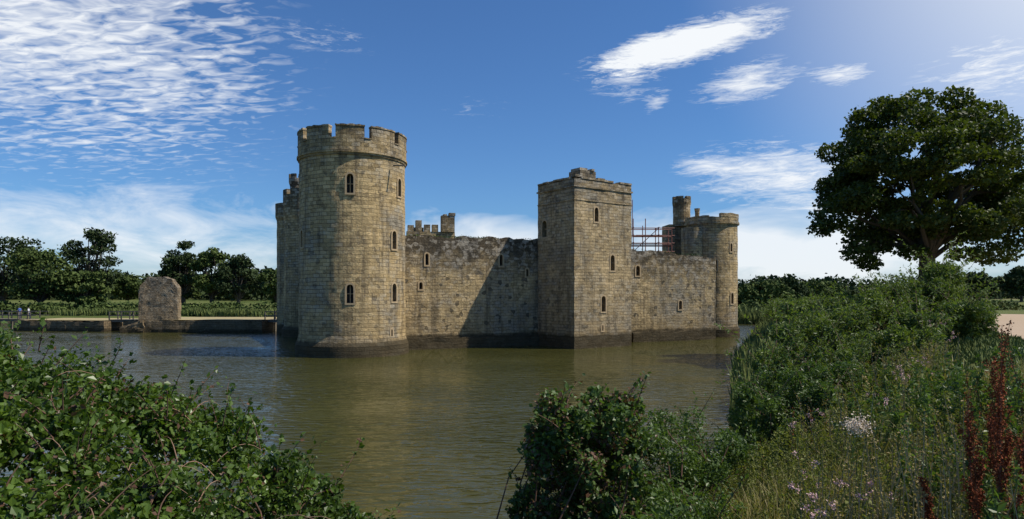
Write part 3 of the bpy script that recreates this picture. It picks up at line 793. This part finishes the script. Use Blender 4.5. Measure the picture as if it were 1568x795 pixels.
def sprig_set(mb,specs,leafP,lsz,n=16):
    for (p0,p1,bend) in specs:
        p0=Vector(p0);p1=Vector(p1); side=Vector((random.uniform(-1,1),random.uniform(-1,1),1.0))*bend*(p1-p0).length
        pts=[p0.lerp(p1,t/6)+side*math.sin(t/6*math.pi)*.6 for t in range(7)]
        mb.tube(pts,[.008-.001*k for k in range(7)],4)
        for k in range(n):
            t=(k+random.random())/n*6; i=min(5,int(t)); q=pts[i].lerp(pts[i+1],t-i)
            leafP.append(np.array(q)+rng.normal(size=3)*.03)
def bush(name,blobs,n,ls,mat,ratio=.6,extra=0,stem=M_twig,shell=.45,mat2=None,frac2=.0,spr_len=.5,more=None):
    e=empty(name); p,cr=blob_pts(blobs,n,shell)
    gz=H(p[:,0],p[:,1]); k=p[:,2]>np.maximum(gz,0.02); p=p[k];cr=cr[k]
    mb=MB(); LP=[]; specs=list(more or [])
    B=blobs
    for i in range(extra):
        q=random.choice(B); a=random.uniform(0,6.28); top=random.uniform(.2,1.0)
        p0=Vector((q[0]+math.cos(a)*q[3]*.5,q[1]+math.sin(a)*q[4]*.5,q[2]+q[5]*.4))
        d=Vector((math.cos(a)*.6,math.sin(a)*.6,top)).normalized()
        specs.append((p0,p0+d*spr_len*random.uniform(.6,1.4)+Vector((0,0,q[5]*.3)),random.uniform(0,.25)))
    sprig_set(mb,specs,LP,ls,22 if spr_len>.7 else 16)
    for q in B[::max(1,len(B)//30)]:
        gx_,gy_=q[0]+random.uniform(-.3,.3),q[1]+random.uniform(-.3,.3)
        gz=float(H(gx_,gy_)[0]); limb(mb,(gx_,gy_,gz-.1),(q[0],q[1],q[2]+q[5]*.5),.02+.004*q[5],.005,.2,5,int(abs(q[0])*100))
    if LP:
        LP=np.array(LP); p=np.concatenate([p,LP]); cr=np.concatenate([cr,rng.random(len(LP))])
    if mat2 is not None:
        k=rng.random(len(p))<frac2*(.3+1.4*(cr>.5)); leaf_obj('tinted_leaves',p[k],ls*(.6+.7*rng.random(k.sum())),mat2,e,cr[k],bias=np.array((0,-.1,.5)),ratio=ratio); p=p[~k];cr=cr[~k]
    leaf_obj('leaves',p,ls*(.5+1.0*rng.random(len(p))),mat,e,cr,bias=np.array((0,-.1,.5)),ratio=ratio)
    mb.obj('branches',stem,e)
    return e
px_=[-9,-6.3,-5.5,-4.7,-3.9,-3.1,-2.5,-1.95,-1.5,-1.0]; pz_=[4.5,4.30,4.15,3.85,3.5,3.1,2.65,2.2,1.8,1.0]
def Tz(x,y): return np.interp(x*8/y,px_,pz_)+(0 if y>=8 else -.42*(8-y)) -(.5*(y-8) if y>8 else 0)
blobs=[]
for i in range(400):
    y=random.uniform(4.6,9.4); x=random.uniform(-1.05,-.20)*y*.95; r=random.uniform(.12,.30)
    tz=float(Tz(x,y)); g=float(H(x,y)[0]); tz+=.3*noise.noise(Vector((x*1.4,y*1.4,2)))
    if tz<max(g,0)+.15: continue
    z=tz-r*.8 if random.random()<.6 else random.uniform(g,max(g+.1,tz-r))
    blobs.append((x,y,max(z,.2)+random.uniform(-.14,.14),r*1.2,r*1.2,r))
more=[((-3.5,7.9,3.2),(-3.3,7.8,3.72),.1),((-3.6,8,3.1),(-3.75,8,3.6),.1),((-3.2,7.8,2.9),(-3.0,7.7,3.35),.2),((-2.8,7.6,2.6),(-2.35,7.5,3.2),.1),((-2.7,7.5,2.6),(-2.65,7.5,3.15),.1),((-2.4,7.4,2.3),(-2.1,7.3,2.75),.2),
  ((-2.0,7.3,2.0),(-1.5,7.2,2.35),.2),((-2.1,7.2,2.0),(-1.7,7.1,2.5),.1),((-4.2,8,3.5),(-4.0,8,4.0),.1),((-5,8,3.8),(-4.8,8,4.25),.2),((-5.8,8,4.1),(-5.7,8,4.5),.1),((-3.0,7.8,2.9),(-3.25,7.8,3.55),.1),((-3.3,7.8,3.1),(-3.05,7.7,3.6),.1),((-2.5,7.5,2.4),(-2.2,7.4,3.0),.1)]
bush('bramble_bush',blobs,105000,.066,M_bramble,ratio=.75,extra=230,mat2=M_red,frac2=.07,spr_len=.45,more=more)
e=empty('dead_bramble_canes'); mb=MB()
for i in range(38):
    y=random.uniform(5.2,8); x=random.uniform(-.78,-.36)*y; z=float(Tz(x,y)); 
    L=random.uniform(.4,.95); a=random.uniform(0,6.28)
    p0=Vector((x,y,z-.25)); pts=[p0+Vector((math.cos(a)*L*t,math.sin(a)*L*t*.6,.32*math.sin(t*2.6)*L)) for t in [k/6 for k in range(7)]]
    mb.tube(pts,[.006-.0007*k for k in range(7)],4)
mb.obj('canes',M_cane,e)
blobs=[]
for i in range(115):
    a=random.uniform(0,6.28); q=random.random()**.5; z=random.uniform(1.0,3.4); w=.9*(1-.25*abs(z-2.2)); 
    blobs.append((.95+math.cos(a)*q*w-.05*(z-2.4),8.5+math.sin(a)*q*.8,z+.12*math.sin(a*2),.19,.19,.19))
bush('hawthorn_bush',blobs,34000,.066,M_hazel,ratio=.75,extra=80,mat2=M_red,frac2=.22,spr_len=.4)
blobs=[]
for (x,y,tz,r) in [(2.1,10.6,2.95,.5),(2.75,11.3,2.8,.5),(1.7,10.6,2.6,.45),(3.3,12,2.75,.5),(2.4,10,2.2,.5),(4.2,13.2,2.75,.6),(3.2,10.9,2.2,.5),(3.8,11.8,2.5,.5),(1.8,7.2,2.4,.35),(1.5,6.6,2.5,.3),(2.3,8,2.3,.4),(2.0,9,2.1,.4)]:
    for k in range(12): blobs.append((x+random.gauss(0,r*.45),y+random.gauss(0,r*.45),random.uniform(float(H(x,y)[0])+.1,tz-.2),.26,.26,.24))
bush('dogwood_bush',blobs,34000,.07,M_hazel,ratio=.5,extra=80,spr_len=.5)
def scrub(name,specs,n,ls,mat,extra,seed=0,sl=.9):
    bl=[]
    for (x,y,tz,r) in specs:
        g=float(H(x,y)[0])
        for k in range(16):
            z=g+(tz-g)*random.random()**.6; w=r*(1.05-.55*((z-g)/(tz-g+.01))**2)
            bl.append((x+random.gauss(0,w*.5),y+random.gauss(0,w*.5),min(z,tz-.15),r*.33,r*.33,r*.3))
    return bush(name,bl,n,ls,mat,ratio=.38,extra=extra,spr_len=sl)
scrub('willow_scrub',[(15.7,24,5.75,1.2),(16.4,24.5,5.2,1.0),(14.5,24,5.35,1.1),(13.3,23,5.0,1.1),(12.1,22,4.75,1.1),(10.9,21,4.4,1.0),(9.7,20,4.3,1.0),(8.7,19,4.15,.9),(7.8,18.2,3.85,.9),(7.0,17.2,3.3,.8),(14.8,21.5,4.4,1.0),(12.5,20,4.1,1.0),(10.5,18,3.8,.9),(8.5,16.5,3.4,.8)],84000,.12,M_willow,330,sl=1.1)
scrub('sallow_bush',[(6.2,16,2.9,.8),(5.4,15,2.7,.7),(6.6,15.3,3.0,.7),(7.6,15.6,3.1,.8),(5.8,14,2.6,.6),(6.8,14,2.9,.6)],28000,.09,M_hazel,60)
scrub('bank_scrub',[(17,36,3.6,1.3),(20,36,4.2,1.3),(19,42,3.6,1.5),(22,41,4.4,1.4),(24,46,4.6,1.5),(22,50,3.8,1.6),(26,43,4.7,1.5),(28.5,43,4.6,1.5),(30,47,4.5,1.5),(27,54,4.3,1.5),(25,58,3.6,1.8),(28,66,3.6,1.8),(32,66,4.2,1.8),(31,74,3.5,2),(34,82,3.5,2),(36,78,4.3,2),(38,92,3.6,2.2),(40,90,4,2),(42,101,3.6,2.4),(36,88,2.8,2)],30000,.26,M_willow,20)

# ------------------------------------------------------------------ sky & sun
SUN_EL=R(53); sx,sy=1.0,-.14
w=bpy.data.worlds.new('World'); scene.world=w; w.use_nodes=True
nt=w.node_tree; nt.nodes.clear(); t=NT(nt)
sky=t.n('ShaderNodeTexSky',sky_type='NISHITA',sun_disc=False,sun_elevation=SUN_EL,sun_rotation=math.atan2(sx,sy),altitude=50,air_density=1.0,dust_density=.6,ozone_density=2.5)
dirv=t.n('ShaderNodeTexCoord').outputs['Generated']
s=t.n('ShaderNodeSeparateXYZ',inp={0:dirv}); x,y,z=s.outputs
az=t.math('ARCTAN2',x,y); el=t.math('ARCSINE',z)
zc=t.math('ADD',t.math('MAXIMUM',z,.0),.12)
pc=t.n('ShaderNodeCombineXYZ',inp={0:t.math('DIVIDE',x,zc),1:t.math('DIVIDE',y,zc),2:0.0}).outputs[0]
def blob(a0,e0,ra,re,rot=0):
    da=t.math('SUBTRACT',az,a0); de=t.math('SUBTRACT',el,e0); c,sn=math.cos(rot),math.sin(rot)
    u=t.math('DIVIDE',t.math('ADD',t.math('MULTIPLY',da,c),t.math('MULTIPLY',de,sn)),ra)
    v=t.math('DIVIDE',t.math('SUBTRACT',t.math('MULTIPLY',de,c),t.math('MULTIPLY',da,sn)),re)
    d=t.math('SQRT',t.math('ADD',t.math('MULTIPLY',u,u),t.math('MULTIPLY',v,v)))
    return t.math('SUBTRACT',1.0,d,clamp=True)
mpr=t.n('ShaderNodeMapping',inp={'Vector':pc,'Rotation':(0,0,R(25)),'Scale':(1,2.0,1)}).outputs[0]
rip=t.noise(mpr,12,3,.55,.6); wis=t.noise(t.n('ShaderNodeMapping',inp={'Vector':pc,'Rotation':(0,0,R(-12)),'Scale':(.8,2.2,1)}).outputs[0],1.6,4,.62,.8)
azel=t.n('ShaderNodeCombineXYZ',inp={0:az,1:t.math('MULTIPLY',el,2.6),2:0.0}).outputs[0]
fib=t.noise(azel,9,5,.65,.5)
def addm(lst):
    r=lst[0]
    for q in lst[1:]: r=t.math('ADD',r,q)
    return r
def layer(m,n,off,lo,hi,g=1.0,gate=.12):
    return t.math('MULTIPLY',t.math('MULTIPLY',t.ramp(t.math('ADD',t.math('MULTIPLY',m,off),n),lo,hi),g),t.ramp(m,0.0,gate))
L1=layer(blob(-.69,.37,.44,.25,-.25),t.math('ADD',t.math('MULTIPLY',rip,.95),t.math('MULTIPLY',wis,.35)),.5,.76,1.14,.9,.3)
L2=layer(addm([blob(-.6,.09,.42,.06,.05),t.math('MULTIPLY',blob(-.42,.04,.3,.05),.8)]),fib,.5,.6,1.05,.75)
azr=t.n('ShaderNodeMapping',inp={'Vector':azel,'Rotation':(0,0,R(-28)),'Scale':(1,2.2,1)}).outputs[0]
fib2=t.noise(azr,17,5,.72,.7); fib3=t.noise(azr,48,3,.7,.5)
hn=t.math('ADD',t.math('MULTIPLY',fib2,1.25),t.math('MULTIPLY',fib3,.5))
core=layer(addm([blob(.275,.358,.15,.034,.13),t.math('MULTIPLY',blob(.20,.342,.13,.03,.16),.6)]),hn,1.0,1.03,1.6,1.0,.2)
bits=addm([t.math('MULTIPLY',blob(.345,.295,.09,.035,.15),.75),t.math('MULTIPLY',blob(.174,.315,.07,.04),.55),t.math('MULTIPLY',blob(.465,.292,.05,.018),.75),
   t.math('MULTIPLY',blob(.218,.28,.03,.018,.5),.6),t.math('MULTIPLY',blob(.40,.165,.18,.06,-.1),.75),t.math('MULTIPLY',blob(.30,.185,.08,.018,-.1),.5),t.math('MULTIPLY',blob(.49,.2,.05,.02),.45),t.math('MULTIPLY',blob(-.05,.275,.08,.03),.12),t.math('MULTIPLY',blob(.63,.27,.1,.05),.35),t.math('MULTIPLY',blob(-.28,.36,.1,.03),.25)])
L3=layer(bits,hn,.9,1.03,1.65,.9,.15)
L4=layer(addm([blob(.40,.055,.42,.10),t.math('MULTIPLY',blob(-.05,.085,.3,.06),.7)]),t.noise(azel,7,4,.6,.4),.9,.7,1.15,.85)
glow=t.math('MULTIPLY',t.math('POWER',blob(.92,.50,.68,.58),1.4),1.45)
tot=t.math('MINIMUM',addm([L1,L2,core,L3,L4,glow]),.97)
skyc=t.mix(1.0,sky.outputs[0],(.54,.85,1.2),'MULTIPLY')
b1=t.n('ShaderNodeBackground',inp={'Color':skyc,'Strength':.1})
b2=t.n('ShaderNodeBackground',inp={'Color':(.94,.97,1,1),'Strength':1.0})
ms=t.n('ShaderNodeMixShader',inp={0:tot,1:b1.outputs[0],2:b2.outputs[0]})
o=t.n('ShaderNodeOutputWorld'); nt.links.new(ms.outputs[0],o.inputs[0])

ld=bpy.data.lights.new('sun','SUN'); ld.energy=5.0; ld.angle=R(.53); ld.color=(1,.93,.81)
lo=bpy.data.objects.new('sun',ld); link(lo)
hv=Vector((sx,sy,0)).normalized(); dv=Vector((hv.x*math.cos(SUN_EL),hv.y*math.cos(SUN_EL),math.sin(SUN_EL)))
lo.rotation_euler=dv.to_track_quat('Z','Y').to_euler()

cam=bpy.data.cameras.new('camera'); cam.sensor_width=36; cam.lens=22.96; cam.shift_y=.0335; cam.clip_end=8000; cam.clip_start=.05
co=bpy.data.objects.new('camera',cam); link(co); co.location=(0,0,4.8); co.rotation_euler=(R(90),0,0)
scene.camera=co
scene.view_settings.view_transform='Standard'; scene.view_settings.look='None'; scene.view_settings.exposure=0
